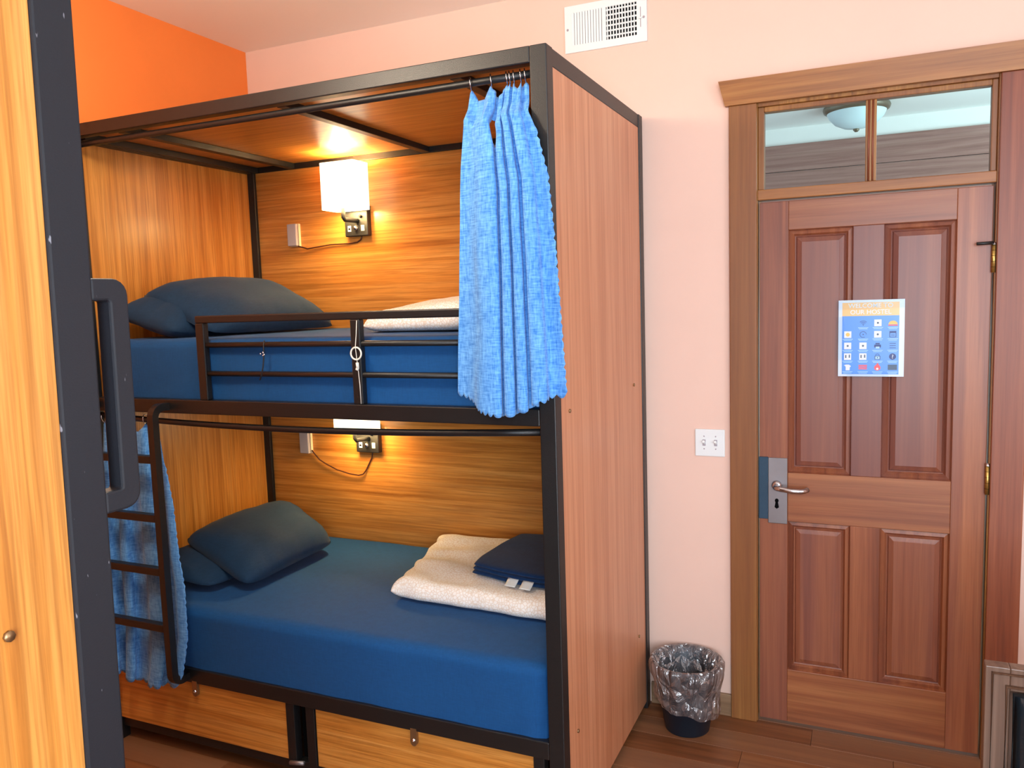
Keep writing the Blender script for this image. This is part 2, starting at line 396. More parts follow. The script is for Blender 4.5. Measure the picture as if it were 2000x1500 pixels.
for x0, x1 in ((.105, .325), (.427, .652)):
    for z0, z1 in ((1.008, 1.92), (.226, .818)):
        # raised field with sloped borders
        def rect(i, y): return [(x0+i, y, z0+i), (x1-i, y, z0+i), (x1-i, y, z1-i), (x0+i, y, z1-i)]
        rings = [(0, D0+.001), (.004, D0+.012), (.016, D0+.008), (.022, D0+.016), (.026, D0+.018), (.030, D0+.012), (.044, D0+.007), (.046, D0+.006)]
        vs = []; fs = []
        for i, yy in rings[3:]: vs += rect(i, yy)
        for k in range(len(rings)-4):
            for e in range(4): fs.append((k*4+e, k*4+(e+1) % 4, k*4+4+(e+1) % 4, k*4+4+e))
        n = len(rings)-4; fs.append((n*4, n*4+1, n*4+2, n*4+3))
        mk('panel', vs, fs, 'door', door)
        vs = []; fs = []
        for i, yy in rings[:4]: vs += rect(i, yy)
        for k in range(3):
            for e in range(4): fs.append((k*4+e, k*4+(e+1) % 4, k*4+4+(e+1) % 4, k*4+4+e))
        mk('moulding', vs, fs, 'door', door)
# lock
lk = box('lock_plate', .034, .104, -.003, .004, .808, 1.064, 'steel', door, .002)
box('guard_strip', .000, .034, -.006, .004, .824, 1.066, 'blackfelt', door, .002)
lever = tube('lever_handle', [(.066, 0, .957), (.066, -.045, .957), (.072, -.054, .957), (.085, -.057, .956), (.12, -.060, .952), (.155, -.058, .951), (.170, -.050, .952), (.178, -.036, .954)], .010, 'chrome', door, 12)
lathe('rosette', (.066, -.003, .957), [(.0, .012), (.014, .012), (.018, .004), (.02, 0)], 'chrome', lever, 20, axis='y')
kh = prism('keyhole', [(.066+.007*math.cos(a), .898+.008*math.sin(a)) for a in [R(t) for t in range(-50, 231, 20)]]+[(.058, .872), (.066, .866), (.074, .872)], 'y', -.0045, -.002, 'dark', lk)
for z0, z1 in ((1.735, 1.828), (.972, 1.073)):
    h = thing if 0 else None
    hg = tube('hinge', [(.761, -.012, z0), (.761, -.012, z1)], .0065, 'brass', door, 10)
    for t in (.2, .4, .6, .8):
        torus('knuckle_joint', (.761, -.012, z0+(z1-z0)*t), (0, 0, 1), .0062, .0009, 'dark', hg, 10, 4)
    lathe('hinge_cap', (.761, -.012, z1), [(0, .010), (.006, .008), (.008, 0)], 'chrome', hg, 10)
st = tube('hinge_stop', [(.758, -.016, 1.834), (.735, -.03, 1.833), (.708, -.034, 1.832)], .0055, 'rubber', door, 8)
# transom window
tw = thing('window_1', (.38, .03, 2.03), 'two pane transom window above the door', 'window'); tw['kind'] = 'structure'
box('sill_rail', -.004, .764, -.012, .06, 2.034, 2.072, 'casex', tw, .003)
for (a, b, c, d) in ((-.004, .018, 2.072, 2.373), (.746, .764, 2.072, 2.373)): box('sash_stile', a, b, .006, .05, c, d, 'case', tw, .003)
box('sash_rail', .018, .746, .006, .05, 2.354, 2.373, 'case', tw, .003)
mu = box('mullion', .361, .397, .006, .05, 2.072, 2.354, 'case', tw, .003)
for xx in (.372, .385): tube('bead', [(xx, .005, 2.073), (xx, .005, 2.353)], .0035, 'caser', mu, 6)
for a, b in ((.018, .361), (.397, .746)): box('pane', a, b, .026, .030, 2.072, 2.354, 'glass', tw, 0)

# ------------------------------------------------------------------ bunk bed builder (local: x along length, y from front to back)
L_, W_, HT = 1.94, 1.02, 2.388
P = .05
def build_bunk(name, label, endmat='lam_end_lit'):
    b = thing(name, (0, 0, 0), label, 'bunk bed', 'bunk beds')
    for x in (0, L_-P):
        for y_ in (0, W_-P): box('post', x, x+P, y_, y_+P, 0, HT, 'metal', b, .003)
    box('top_rail', P, L_-P, 0, .04, 2.343, HT, 'metal', b, .003)
    box('top_rail', P, L_-P, W_-.04, W_, 2.34, HT, 'metal', b, .003)
    for x in (0, L_-P): box('side_rail', x+.003, x+P-.003, P, W_-P, 2.338, HT, 'metal', b, .003)
    for z0, z1 in ((1.327, 1.377), (.309, .364)):
        box('deck_rail', P, L_-P, 0, .04, z0, z1, 'metal', b, .003)
        box('deck_rail', P, L_-P, W_-.04, W_, z0, z1, 'metal', b, .003)
        box('deck_panel', P, L_-P, .04, W_-.04, z0+.005, z0+.02, 'metal', b, .001)
    # end panels (inset), back panels, roof
    for x in (.004, L_-.014):
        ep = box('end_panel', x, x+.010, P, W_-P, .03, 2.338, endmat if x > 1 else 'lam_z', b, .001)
        ox = 0.0 if x < 1 else L_
        for (yy, zz) in ((W_-.17, 1.358), (.126, 1.357), (W_-.154, .353), (.13, .345)):
            sgn = -1 if x < 1 else 1; xs = x if x < 1 else x+.010
            tube('screw', [(xs, yy, zz), (xs+sgn*.004, yy, zz)], .006, 'hasp', ep, 8)
    box('back_panel', P, L_-P, W_-.034, W_-.016, 1.377, 2.34, 'lam_x', b, .001)
    box('back_panel', P, L_-P, W_-.034, W_-.016, .364, 1.327, 'lam_x', b, .001)
    box('roof_panel', P, L_-P, .04, W_-.04, 2.366, 2.384, 'lam_x', b, .001)
    for x in (.255, .98, 1.62): box('roof_bar', x, x+.035, .04, W_-.04, 2.342, 2.366, 'metal', b, .002)
    box('roof_bar', P, P+.022, P, W_-.04, 2.340, 2.366, 'metal', b, .002)
    # curtain rods
    for z, sag in ((2.320, 0), (1.306, .024)):
        tube('curtain_rod', [(P+(L_-2*P)*t/12, .030, z-sag*(1-(t/6-1)**2)) for t in range(13)], .011, 'metal', b, 12)
    return b
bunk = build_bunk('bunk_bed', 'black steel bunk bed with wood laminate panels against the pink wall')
# guard rail of the upper bunk
gx0, gx1 = .594, L_-P
gr = box('guard_rail', gx0, gx1, .004, .030, 1.648, 1.674, 'metal', bunk, .004)
for x in (gx0, 1.247): box('guard_post', x, x+.036, .004, .030, 1.377, 1.648, 'metal', gr, .003)
for z in (1.571, 1.471): tube('guard_bar', [(gx0+.02, .017, z), (gx1, .017, z)], .0095, 'metal', gr, 10)
# ladder
lad = thing('ladder', (0, 0, 0), '', 'x'); lad.parent = bunk
for k in ('label', 'category'): del lad[k]
def arc(cy, cz, r, a0, a1, n=6): return [(cy+r*math.cos(R(a0+(a1-a0)*i/n)), cz+r*math.sin(R(a0+(a1-a0)*i/n))) for i in range(n+1)]
def ladder_upright(x):
    yf, r = -.066, .035
    path = [(.0, 1.352)]+arc(yf+r, 1.352-r, r, 90, 180)+arc(yf+r, .335+r, r, 180, 270)+[(0, .335)]
    vs = []; fs = []; h = .0135
    for i, (py, pz) in enumerate(path):
        a = path[max(i-1, 0)]; c = path[min(i+1, len(path)-1)]
        t = Vector((c[0]-a[0], c[1]-a[1])).normalized(); n = Vector((-t.y, t.x))
        for sx, s in ((-h, h), (h, h), (h, -h), (-h, -h)): vs.append((x+sx, py+n.x*s, pz+n.y*s))
    N = len(path)
    for i in range(N-1):
        for k in range(4): fs.append((i*4+k, i*4+(k+1) % 4, i*4+4+(k+1) % 4, i*4+4+k))
    fs += [(3, 2, 1, 0), tuple((N-1)*4+k for k in range(4))]
    bm = bmesh.new(); bv = [bm.verts.new(v) for v in vs]
    for f_ in fs: bm.faces.new([bv[i] for i in f_])
    bmesh.ops.recalc_face_normals(bm, faces=bm.faces[:])
    bm_obj('upright', bm, 'metal', lad)
LXR, LXL = .436, .075
ladder_upright(LXR); ladder_upright(LXL)
for z in (1.168, .953, .755, .543): box('rung', LXL+.0135, LXR-.0135, -.079, -.050, z-.014, z+.014, 'metal', lad, .003)
# drawers under the lower bunk
box('skid_rail', P, L_-P, .02, .05, .055, .092, 'metal', bunk, .002)
for x in (.888, .975, 1.835): box('divider', x, x+.036, .006, .04, .092, .309, 'metal', bunk, .002)
box('divider_back', .924, .975, .05, .06, .0, .309, 'dark', bunk, 0)
for x0, x1, hx in ((.052, .886, .47), (1.014, 1.833, 1.416)):
    d = box('drawer', x0, x1, .012, .030, .094, .307, 'lam_x', bunk, .0015)
    hs = prism('hasp', [(hx-.011, .318), (hx+.011, .318), (hx+.012, .28)]+[(hx+.012*math.cos(R(t)), .272+.014*math.sin(R(t))) for t in range(0, -181, -30)]+[(hx-.012, .28)], 'y', -.002, .010, 'hasp', d)
    lathe('rivet', (hx, -.002, .278), [(0, .006), (.005, .004), (.007, 0)], 'chrome', d, 10, axis='y')
tube('bolt', [(.90, .0, .09), (.96, .0, .10)], .008, 'steel', bunk, 8)
bunk.location = (-2.374, -1.04, 0)
BX, BY = -2.374, -1.04     # world offsets of the main bunk
BYB = BY+W_-.034           # face of the back panel

# second bunk across the aisle: front faces the first one
bunk2 = build_bunk('bunk_bed', 'near bunk bed at the left picture edge with a black grab handle on its post')
for ch in bunk2.children:
    if ch.name.startswith('post'): ch.data.materials[0] = M['metal2']
def handle(parent):
    x0, x1 = 0.0, .024      # depth along local x
    yo, r = -.048, .016; zt, zb = 1.729, 1.454; wd = .026
    def loop(y_, t, b_, rr, n=5):
        pts = [(0.002, t)]
        for i in range(n+1):
            a = R(90+90*i/n); pts.append((y_+rr+rr*math.cos(a), t-rr+rr*math.sin(a)))
        for i in range(n+1):
            a = R(180+90*i/n); pts.append((y_+rr+rr*math.cos(a), b_+rr+rr*math.sin(a)))
        pts.append((0.002, b_)); return pts
    o_ = loop(yo, zt, zb, .02); i_ = loop(yo+wd, zt-wd, zb+wd, .003)
    n = len(o_); vs = []
    for x in (x0, x1): vs += [(x, p[0], p[1]) for p in o_]+[(x, p[0], p[1]) for p in i_]
    fs = []
    for k in range(n-1):
        fs += [(k, k+1, n+k+1, n+k), (2*n+k, 3*n+k, 3*n+k+1, 2*n+k+1), (k, 2*n+k, 2*n+k+1, k+1), (n+k, n+k+1, 3*n+k+1, 3*n+k)]
    fs += [(0, n, 3*n, 2*n), (n-1, 3*n-1, 4*n-1, 2*n-1)]
    bm = bmesh.new(); bv = [bm.verts.new(v) for v in vs]
    for f_ in fs: bm.faces.new([bv[i] for i in f_])
    bmesh.ops.recalc_face_normals(bm, faces=bm.faces[:])
    ed = [e for e in bm.edges if len(e.link_faces) == 2 and e.calc_face_angle(0) > .9]
    bmesh.ops.bevel(bm, geom=ed, offset=.003, segments=2, profile=.5, affect='EDGES')
    bm_obj('grab_handle', bm, 'metal2', parent)
handle(bunk2)
def shear_frame(o):
    for c_ in o.children:
        if c_.type == 'MESH':
            for v in c_.data.vertices: v.co.y += .024-.0152*v.co.z
        shear_frame(c_)
shear_frame(bunk2)          # mesh sheared along y to fit the post's slope in image coordinates
bunk2.location = (-.434, -2.508, 0); bunk2.rotation_euler = (0, 0, PI)

# ------------------------------------------------------------------ bedding
def mattress(name, z0, z1, label, mat='sheet', seed=0, inset=.012):
    x0, x1, y0, y1 = BX+.056, BX+L_-.056, BY+inset, BYB-.006
    root = thing(name, ((x0+x1)/2, (y0+y1)/2, z0), label, 'mattress', 'mattresses in the bunk bed')
    bm = bmesh.new(); bmesh.ops.create_cube(bm, size=1)
    for v in bm.verts: v.co = Vector(((x0+x1)/2+v.co.x*(x1-x0), (y0+y1)/2+v.co.y*(y1-y0), (z0+z1)/2+v.co.z*(z1-z0)))
    bmesh.ops.subdivide_edges(bm, edges=bm.edges[:], cuts=39, use_grid_fill=True)
    rr = .035
    for v in bm.verts:
        c = Vector((min(max(v.co.x, x0+rr), x1-rr), min(max(v.co.y, y0+rr), y1-rr), min(max(v.co.z, z0+rr), z1-rr)))
        d = v.co-c
        if d.length > 1e-6: v.co = c+d.normalized()*rr
        x, y_, z = v.co; t = (z-z0)/(z1-z0)
        # drawn wrinkles near the bottom hem
        if y_ < y0+.02: v.co.y += .004*sn((x*5+seed, z*5, 0))+.007*max(0, sn((x*9-z*22+seed, z*3, 4)))*max(0, 1-1.3*t)-.003*abs(sn((x*16+z*24, z*4, seed)))*(1-t)**2
        if z > z1-.02: v.co.z += .004*sn((x*3+seed, y_*3, 1))+.0015*sn((x*9+y_*7, y_*2, seed))
    o = bm_obj('fitted_sheet', bm, mat, root, True)
    return root
mattress('mattress', .332, .592, 'lower bunk mattress in a navy fitted sheet', seed=1)
mattress('mattress', 1.349, 1.592, 'upper bunk mattress in a navy fitted sheet behind the guard rail', seed=5, inset=.036)

def cushion(name, c, thick, mat, label, cat, group=None, nu=34, nv=26, seed=0, wr=.008, pinch=.02, flat=.35, partname='case', loc=None):
    """c: four corners c00,c10,c11,c01 of the mid surface; puffed to both sides"""
    c = [Vector(p) for p in c]; nrm = (c[1]-c[0]).cross(c[3]-c[0]).normalized()
    if nrm.z < 0: nrm = -nrm
    cen = sum(c, Vector())/4
    base = loc or Vector((cen.x, cen.y, min(p.z for p in c)))
    root = thing(name, base, label, cat, group)
    vs = []; fs = []; idx = {}
    def pt(u, v, s):
        a, b = 2*u-1, 2*v-1
        # edges bow slightly inwards between the corners
        uu = .5+.5*a*(1-pinch*(1-b*b)-.085*b**8); vv = .5+.5*b*(1-pinch*(1-a*a)-.085*a**8)
        p = (c[0]*(1-uu)+c[1]*uu)*(1-vv)+(c[3]*(1-uu)+c[2]*uu)*vv
        h = max(0, (1-abs(a)**3.2))**.6*max(0, (1-abs(b)**3.2))**.6
        e = (max(abs(a), abs(b)))**4
        w_ = wr*(sn((u*4+seed, v*4, s*.3))+1.1*sn((u*19+seed, v*5, s))*e+1.1*sn((u*5, v*19+seed, s))*e)
        return p+nrm*(s*thick*h*(1 if s > 0 else flat)+w_*h**.5)
    for s in (1, -1):
        for j in range(nv+1):
            for i in range(nu+1):
                if s == -1 and (i in (0, nu) or j in (0, nv)): idx[(s, i, j)] = idx[(1, i, j)]; continue
                idx[(s, i, j)] = len(vs); vs.append(pt(i/nu, j/nv, s))
    for s in (1, -1):
        for j in range(nv):
            for i in range(nu):
                f_ = (idx[(s, i, j)], idx[(s, i+1, j)], idx[(s, i+1, j+1)], idx[(s, i, j+1)])
                fs.append(f_ if s == 1 else f_[::-1])
    mk(partname, vs, fs, mat, root, True)
    return root
g = 'navy pillows'
cushion('pillow', [(-1.99, -.93, 1.612), (-2.00, -.35, 1.612), (-2.29, -.35, 1.70), (-2.30, -.95, 1.70)], .105, 'pillowcase', 'navy pillow under the big pillow at the head of the upper bunk', 'pillow', g, seed=3, flat=.6)
cushion('pillow', [(-1.88, -.86, 1.602), (-1.83, -.12, 1.600), (-2.24, -.15, 1.79), (-2.25, -.87, 1.765)], .115, 'pillowcase', 'large navy pillow on top at the head of the upper bunk', 'pillow', g, seed=8, flat=.2)
cushion('pillow', [(-1.93, -.90, .625), (-1.93, -.30, .625), (-2.29, -.30, .67), (-2.29, -.94, .67)], .06, 'pillowcase', 'navy pillow lying underneath the other one on the lower bunk', 'pillow', g, seed=12)
cushion('pillow', [(-1.79, -.86, .628), (-1.79, -.29, .64), (-2.20, -.11, .745), (-2.25, -.74, .745)], .105, 'pillowcase', 'navy pillow leaning on top at the head of the lower bunk', 'pillow', g, seed=17, flat=.2)

def duvet(name, c, h0, label, seed, wr=.012, slope=0):
    """folded quilt: quadrilateral footprint with soft rounded, rippled edges"""
    c = [Vector(p) for p in c]; base = c[0].z
    root = thing(name, Vector((sum(p.x for p in c)/4, sum(p.y for p in c)/4, base)), label, 'duvet', 'folded white duvets')
    nu, nv = 60, 50; vs = []; fs = []; idx = {}
    def pt(u, v, s):
        u, v = .5-.5*math.cos(PI*u), .5-.5*math.cos(PI*v)
        a, b = 2*u-1, 2*v-1
        h = h0*(1+slope*min(a, .4)-.5*slope*max(0, -b))
        p = (c[0]*(1-u)+c[1]*u)*(1-v)+(c[3]*(1-u)+c[2]*u)*v
        out = Vector((a, b, 0)); 
        rip = .010*sn((u*9+seed, v*9, 2))+.006*math.sin(v*26+seed)*max(0, -a)
        p = p+Vector((1.8*rip*(1 if a > 0 else -1)*(abs(a)**6), rip*(1 if b > 0 else -1)*(abs(b)**6), 0))
        prof = (max(0, 1-abs(a)**20)*max(0, 1-abs(b)**20))**.5
        z = base+h*.42*(1-prof) if s < 0 else base+h*.42+h*.58*prof
        if s < 0: z = base+.002+h*.40*(1-prof)
        if s > 0:
            z += wr*sn((u*3.2+seed, v*3.2, 0))*prof + .007*math.sin(v*20+seed+3*sn((u*2, v*2, seed)))*max(0, .3-a)*prof + .003*sn((u*14, v*14, seed))*prof
        return Vector((p.x, p.y, z))
    for s in (1, -1):
        for j in range(nv+1):
            for i in range(nu+1):
                if s == -1 and (i in (0, nu) or j in (0, nv)): idx[(s, i, j)] = idx[(1, i, j)]; continue
                idx[(s, i, j)] = len(vs); vs.append(pt(i/nu, j/nv, s))
    for s in (1, -1):
        for j in range(nv):
            for i in range(nu):
                f_ = (idx[(s, i, j)], idx[(s, i+1, j)], idx[(s, i+1, j+1)], idx[(s, i, j+1)])
                fs.append(f_ if s == 1 else f_[::-1])
    mk('quilt', vs, fs, 'duvet', root, True)
    return root
duvet('duvet', [(-1.23, -.70, .594), (-.53, -.735, .594), (-.52, -.07, .594), (-1.36, -.09, .594)], .080, 'folded white pebble print duvet on the lower bunk under a navy blanket', 2)
duvet('duvet', [(-1.27, -.74, 1.594), (-.55, -.74, 1.594), (-.55, -.08, 1.594), (-1.50, -.10, 1.594)], .130, 'folded white duvet on the upper bunk behind the guard rail', 7, slope=.38)
# folded navy blanket on the lower duvet
bl = thing('blanket', (-.75, -.32, .68), 'folded navy blanket with two white tags on the lower duvet', 'blanket')
def blanket_layer(z0, h, ins, seed):
    c = [Vector((-.985+ins, -.585+ins, z0)), Vector((-.54, -.66+ins, z0)), Vector((-.54, -.12, z0)), Vector((-.965+ins, -.14, z0))]
    nu = nv = 26
    vs = []; fs = []
    for s in (1, -1):
        for j in range(nv+1):
            for i in range(nu+1):
                u, v = .5-.5*math.cos(PI*i/nu), .5-.5*math.cos(PI*j/nv); a, b = 2*u-1, 2*v-1
                k = .14
                uu = .5+.5*a*(1-(k*b*b*.6 if a < 0 else 0)); vv = .5+.5*b*(1-k*a*a*.6)
                p = (c[0]*(1-uu)+c[1]*uu)*(1-vv)+(c[3]*(1-uu)+c[2]*uu)*vv
                prof = (max(0, 1-abs(a)**24)*max(0, 1-abs(b)**24))**.5
                vs.append((p.x, p.y, z0+h*.5+s*h*.5*prof+.004*sn((u*3+seed, v*3, 0))))
        o = s == -1
    n1 = (nu+1)*(nv+1)
    for s in (0, 1):
        for j in range(nv):
            for i in range(nu):
                a_ = s*n1+j*(nu+1)+i; f_ = (a_, a_+1, a_+nu+2, a_+nu+1); fs.append(f_ if s == 0 else f_[::-1])
    mk('fold', vs, fs, 'towel', bl, True)
for k in range(3): blanket_layer(.678+k*.015, .017, .003*k, k*3)
for x, yy in ((-.775, -.612), (-.712, -.624)):
    sheet('tag', lambda u, v, x=x, yy=yy: (x-.022+.044*u, yy-.040*v-.006*u, .700-.016*v-.002*math.sin(v*3)), 4, 6, 'white', bl, .001)

# ------------------------------------------------------------------ curtains
def lerp(t, tab):
    for (a, x), (b, y_) in zip(tab, tab[1:]):
        if t <= b: return x+(y_-x)*(t-a)/(b-a)
    return tab[-1][1]
RODY = BY+.030
def curtain(name, label, ztop, xl, xr, zb, phase, rings, ytab, amp, notch, hole=None, nu=220, nv=90, nsc=24, yoff=0):
    root = thing(name, ((lerp(0, xl)+lerp(0, xr))/2, RODY, min(zb(u/10) for u in range(11))), label, 'curtain', 'bunk curtains')
    def f(u, v):
        zt = ztop-notch(u)
        z = zt+(zb(u)-.011*abs(math.sin(PI*nsc*u))-zt)*v
        s = 1 if v > 0 else 0
        x0, x1 = lerp(v, xl), lerp(v, xr); ph = phase(u)
        x = x0+(x1-x0)*u + .010*math.sin(2*PI*ph*2)*(.4+.6*v)
        if hole and .05 < v < .17: x += .008*math.sin(PI*(v-.05)/.12)*(1 if u > .5 else -1)*math.exp(-((u-.5)/.09)**2)
        A = lerp(v, amp)
        y_ = lerp(v, ytab)+A*math.cos(2*PI*ph)+.004*sn((u*6, v*4, 3))
        # scalloped side hem
        if u > .96 and v > .14: x += .007*abs(math.sin(PI*34*v))*(u-.96)/.04
        return (x, y_, z)
    cl = sheet('cloth', f, nu, nv, 'curtain', root, .002, hole)
    for u in rings:
        p = Vector(f(u, 0)); 
        torus('ring', (p.x, RODY, ztop+.0), (1, .35, .1), .0185, .0016, 'chrome', root, 18, 5)
    return root
up_rings = [0.02, .40, .64, .71, .78, .89, .97]
def notch_up(u):
    best = min(abs(u-r_) for r_ in up_rings)
    return .016+min(.034, best*.34)
ph_up = lambda u: lerp(u, [(0, .0), (.43, .5), (.50, 1.0), (.56, 1.5), (.62, 2.0), (.68, 2.5), (.74, 3.0), (.82, 3.5), (1.0, 4.1)])
curtain('curtain', 'bright blue linen curtain with scalloped hem gathered on the upper bunk rod', 2.318,
        [(0, -.686), (.1, -.686), (.35, -.702), (1, -.733)], [(0, -.505), (.06, -.497), (.09, -.492), (.13, -.476), (.3, -.437), (.53, -.422), (1, -.402)],
        lambda u: 1.425-.055*math.sin(PI*min(1, u*1.05))**1.5, ph_up, up_rings,
        [(0, RODY), (.06, RODY-.025), (.10, RODY-.058), (.25, RODY-.070), (1, RODY-.078)], [(0, .006), (.12, .014), (.5, .020), (1, .024)], notch_up,
        lambda u, v: not (((u-.5)/.028)**2+((v-.12)/.045)**2 < 1))
lo_rings = [.05, .2, .35, .5, .8, .97]
def notch_lo(u): return .012+min(.035, min(abs(u-r_) for r_ in lo_rings)*.3)
ph_lo = lambda u: lerp(u, [(0, 0), (.12, .5), (.22, 1.0), (.34, 1.5), (.42, 2.0), (.70, 2.5), (.82, 3.0), (1, 3.6)])
curtain('curtain', 'blue curtain hanging in shade behind the ladder of the lower bunk', 1.296,
        [(0, -2.318), (1, -2.318)], [(0, -2.02), (.12, -1.985), (.3, -1.935), (.6, -1.890), (.8, -1.890), (.95, -1.925), (1, -1.95)],
        lambda u: .335-.035*math.sin(PI*u)-.02*u, ph_lo, lo_rings,
        [(0, RODY), (.15, RODY-.02), (.5, RODY-.052), (1, RODY-.060)], [(0, .008), (.3, .014), (1, .016)], notch_lo, None, 160, 80, 16)

# ------------------------------------------------------------------ reading lamps, cords, outlets
def wall_lamp(dz, label, cordpts):
    W0 = BYB; cx_ = -1.740; zb = 2.006+dz
    root = thing('wall_lamp', (cx_, W0, zb), label, 'wall lamp', 'reading lamps in the bunks')
    pl = box('back_plate', cx_-.062, cx_+.062, W0-.030, W0, zb, zb+.135, 'rubber', root, .004)
    box('usb_port', cx_-.045, cx_-.028, W0-.0315, W0-.029, zb+.022, zb+.048, 'white', pl, .001)
    box('usb_slot', cx_-.042, cx_-.031, W0-.0325, W0-.031, zb+.030, zb+.038, 'dark', pl, 0)
    box('outlet_port', cx_+.026, cx_+.044, W0-.0315, W0-.029, zb+.022, zb+.048, 'greyplastic', pl, .001)
    lathe('knob', (cx_, W0-.030, zb+.036), [(0, .014), (.008, .013), (.011, .008), (.012, 0)], 'chrome', pl, 16, axis='y')
    tube('switch', [(cx_+.028, W0-.03, zb+.085), (cx_+.028, W0-.040, zb+.088)], .006, 'rubber', pl, 8)
    tube('arm', [(cx_+.01, W0-.03, zb+.068), (cx_, W0-.06, zb+.068), (cx_-.012, W0-.098, zb+.069), (cx_-.014, W0-.104, zb+.078), (cx_-.014, W0-.104, zb+.16)], .010, 'rubber', root, 8, sq=True)
    x0, x1, y0, y1, z0, z1 = cx_-.086, cx_+.094, W0-.168, W0-.048, zb+.110, zb+.312
    r_ = .012; ring = []
    for (cx2, cy2, a0) in ((x1-r_, y0+r_, -90), (x1-r_, y1-r_, 0), (x0+r_, y1-r_, 90), (x0+r_, y0+r_, 180)):
        for i in range(5): ring.append((cx2+r_*math.cos(R(a0+22.5*i)), cy2+r_*math.sin(R(a0+22.5*i))))
    n = len(ring); vs = [(p[0], p[1], z) for z in (z0, z1) for p in ring]
    sh = mk('lamp_shade', vs, [(i, (i+1) % n, n+(i+1) % n, n+i) for i in range(n)], 'shade', root)
    s = sh.modifiers.new('thickness', 'SOLIDIFY'); s.thickness = .003
    lathe('bulb', (cx_-.014, W0-.104, zb+.16), [(.0, 0), (.013, 0), (.013, .03), (.028, .06), (.03, .078), (.02, .1), (0, .107)], M['bulbm'], root, 16)
    tube('cord', [(cx_+.016, W0-.012, zb)]+cordpts, .0033, 'cord', root, 6)
    for nm, zz, e in (('lamp_glow_up', zb+.285, 8.5), ('lamp_glow_down', zb+.125, 8.0)):
        l = bpy.data.lights.new(nm, 'POINT'); l.energy = e; l.color = (1, .66, .28); l.shadow_soft_size = .035
        lo = bpy.data.objects.new(nm, l); C.objects.link(lo); lo.location = (cx_-.014, W0-.106, zz)
    return root
M['bulbm'] = emit('lit_bulb', (1, .8, .5, 1), 6)
yb = BYB-.005
wall_lamp(0, 'lit square shade wall lamp on the upper bunk back panel', [(-1.735, yb, 1.992), (-1.755, yb, 1.982), (-1.80, yb, 1.978), (-1.90, yb-.002, 1.979), (-1.98, yb-.004, 1.972), (-2.03, yb-.008, 1.967), (-2.07, yb-.012, 1.979), (-2.082, yb-.008, 1.982)])
wall_lamp(-.993, 'lit wall lamp on the lower bunk back panel below the bed rail', [(-1.735, yb, .985), (-1.77, yb, .925), (-1.785, yb-.004, .905), (-1.81, yb-.006, .898), (-1.86, yb-.008, .903), (-1.93, yb-.008, .918), (-1.99, yb-.008, .942), (-2.03, yb-.008, .962), (-2.06, yb-.008, .992), (-2.072, yb-.008, 1.006)])
def outlet(dz, label):
    x0 = -2.118; z0 = 1.985+dz
    root = thing('power_adapter', (x0, BYB, z0), label, 'power adapter', 'power adapters')
    box('back_box', x0-.012, x0+.044, BYB-.014, BYB, z0-.004, z0+.102, 'offwhite', root, .002)
    box('gap', x0-.008, x0+.040, BYB-.017, BYB-.014, z0, z0+.099, 'dark', root, 0)
    box('cover', x0-.010, x0+.042, BYB-.034, BYB-.017, z0-.002, z0+.100, 'greyplastic', root, .003)
outlet(0, 'slim grey and cream power adapter left of the upper wall lamp')
outlet(-.99, 'slim grey and cream power adapter left of the lower wall lamp')

# ------------------------------------------------------------------ small things on the guard rail
gy = BY+.002
rp = thing('curtain_ring', (-1.102, gy, 1.36), 'white ring on a white pull cord hanging on the guard post', 'ring')
torus('ring', (-1.103, gy-.006, 1.541), (0, 1, 0), .0195, .0028, 'cordw', rp, 28, 8)
tube('cord', [(-1.098, gy-.001, 1.645), (-1.101, gy-.003, 1.60), (-1.103, gy-.008, 1.562), (-1.103, gy-.003, 1.52), (-1.100, gy-.003, 1.49), (-1.097, gy-.002, 1.44), (-1.096, gy-.002, 1.38)], .0013, 'cordw', rp, 6)
tube('clasp', [(-1.101, gy-.005, 1.512), (-1.099, gy-.006, 1.494)], .0052, 'cordw', rp, 8)
tube('clasp', [(-1.100, gy-.005, 1.495), (-1.103, gy-.006, 1.488)], .0055, 'cordw', rp, 8)
zt = thing('cable_tie', (-1.48, gy, 1.45), 'black cable tie with shiny beads hanging from the upper guard bar', 'cable tie')
tube('strap', [(-1.478, gy+.006, 1.585), (-1.476, gy-.002, 1.57), (-1.478, gy-.002, 1.53), (-1.482, gy-.003, 1.50), (-1.492, gy-.003, 1.468), (-1.500, gy-.003, 1.452)], .0022, 'rubber', zt, 6)
for (x, z, r_) in ((-1.489, 1.541, .0035), (-1.478, 1.545, .004), (-1.474, 1.538, .004), (-1.479, 1.535, .003)):
    lathe('bead', (x, gy-.004, z), [(0, -r_), (r_*.7, -r_*.7), (r_, 0), (r_*.7, r_*.7), (0, r_)], 'chrome', zt, 8)

# ------------------------------------------------------------------ vent, light switch, poster
vt = thing('vent_register', (-.58, 0, 2.67), 'white metal air vent register high on the pink wall', 'vent')
vx0, vx1, vz0, vz1 = -.747, -.413, 2.672, 2.852
boxes('frame', [(vx0, vx1, -.008, 0, vz0, vz0+.028), (vx0, vx1, -.008, 0, vz1-.028, vz1), (vx0, vx0+.030, -.008, 0, vz0+.028, vz1-.028), (vx1-.040, vx1, -.008, 0, vz0+.028, vz1-.028), (-.592, -.576, -.008, 0, vz0+.028, vz1-.028)], 'white', vt)
box('duct_shade', vx0+.03, vx1-.04, -.0012, -.0002, vz0+.028, vz1-.028, 'dark', vt, 0)  # black sheet stands in for shade in the duct; the recess is shallow
for k in range(11):
    x = -.717+.01135*k
    s = prism('slat', [(x, -.0085), (x+.0088, -.0060), (x+.0088, -.0045), (x, -.0070)], 'z', vz0+.028, vz1-.028, 'white', vt)
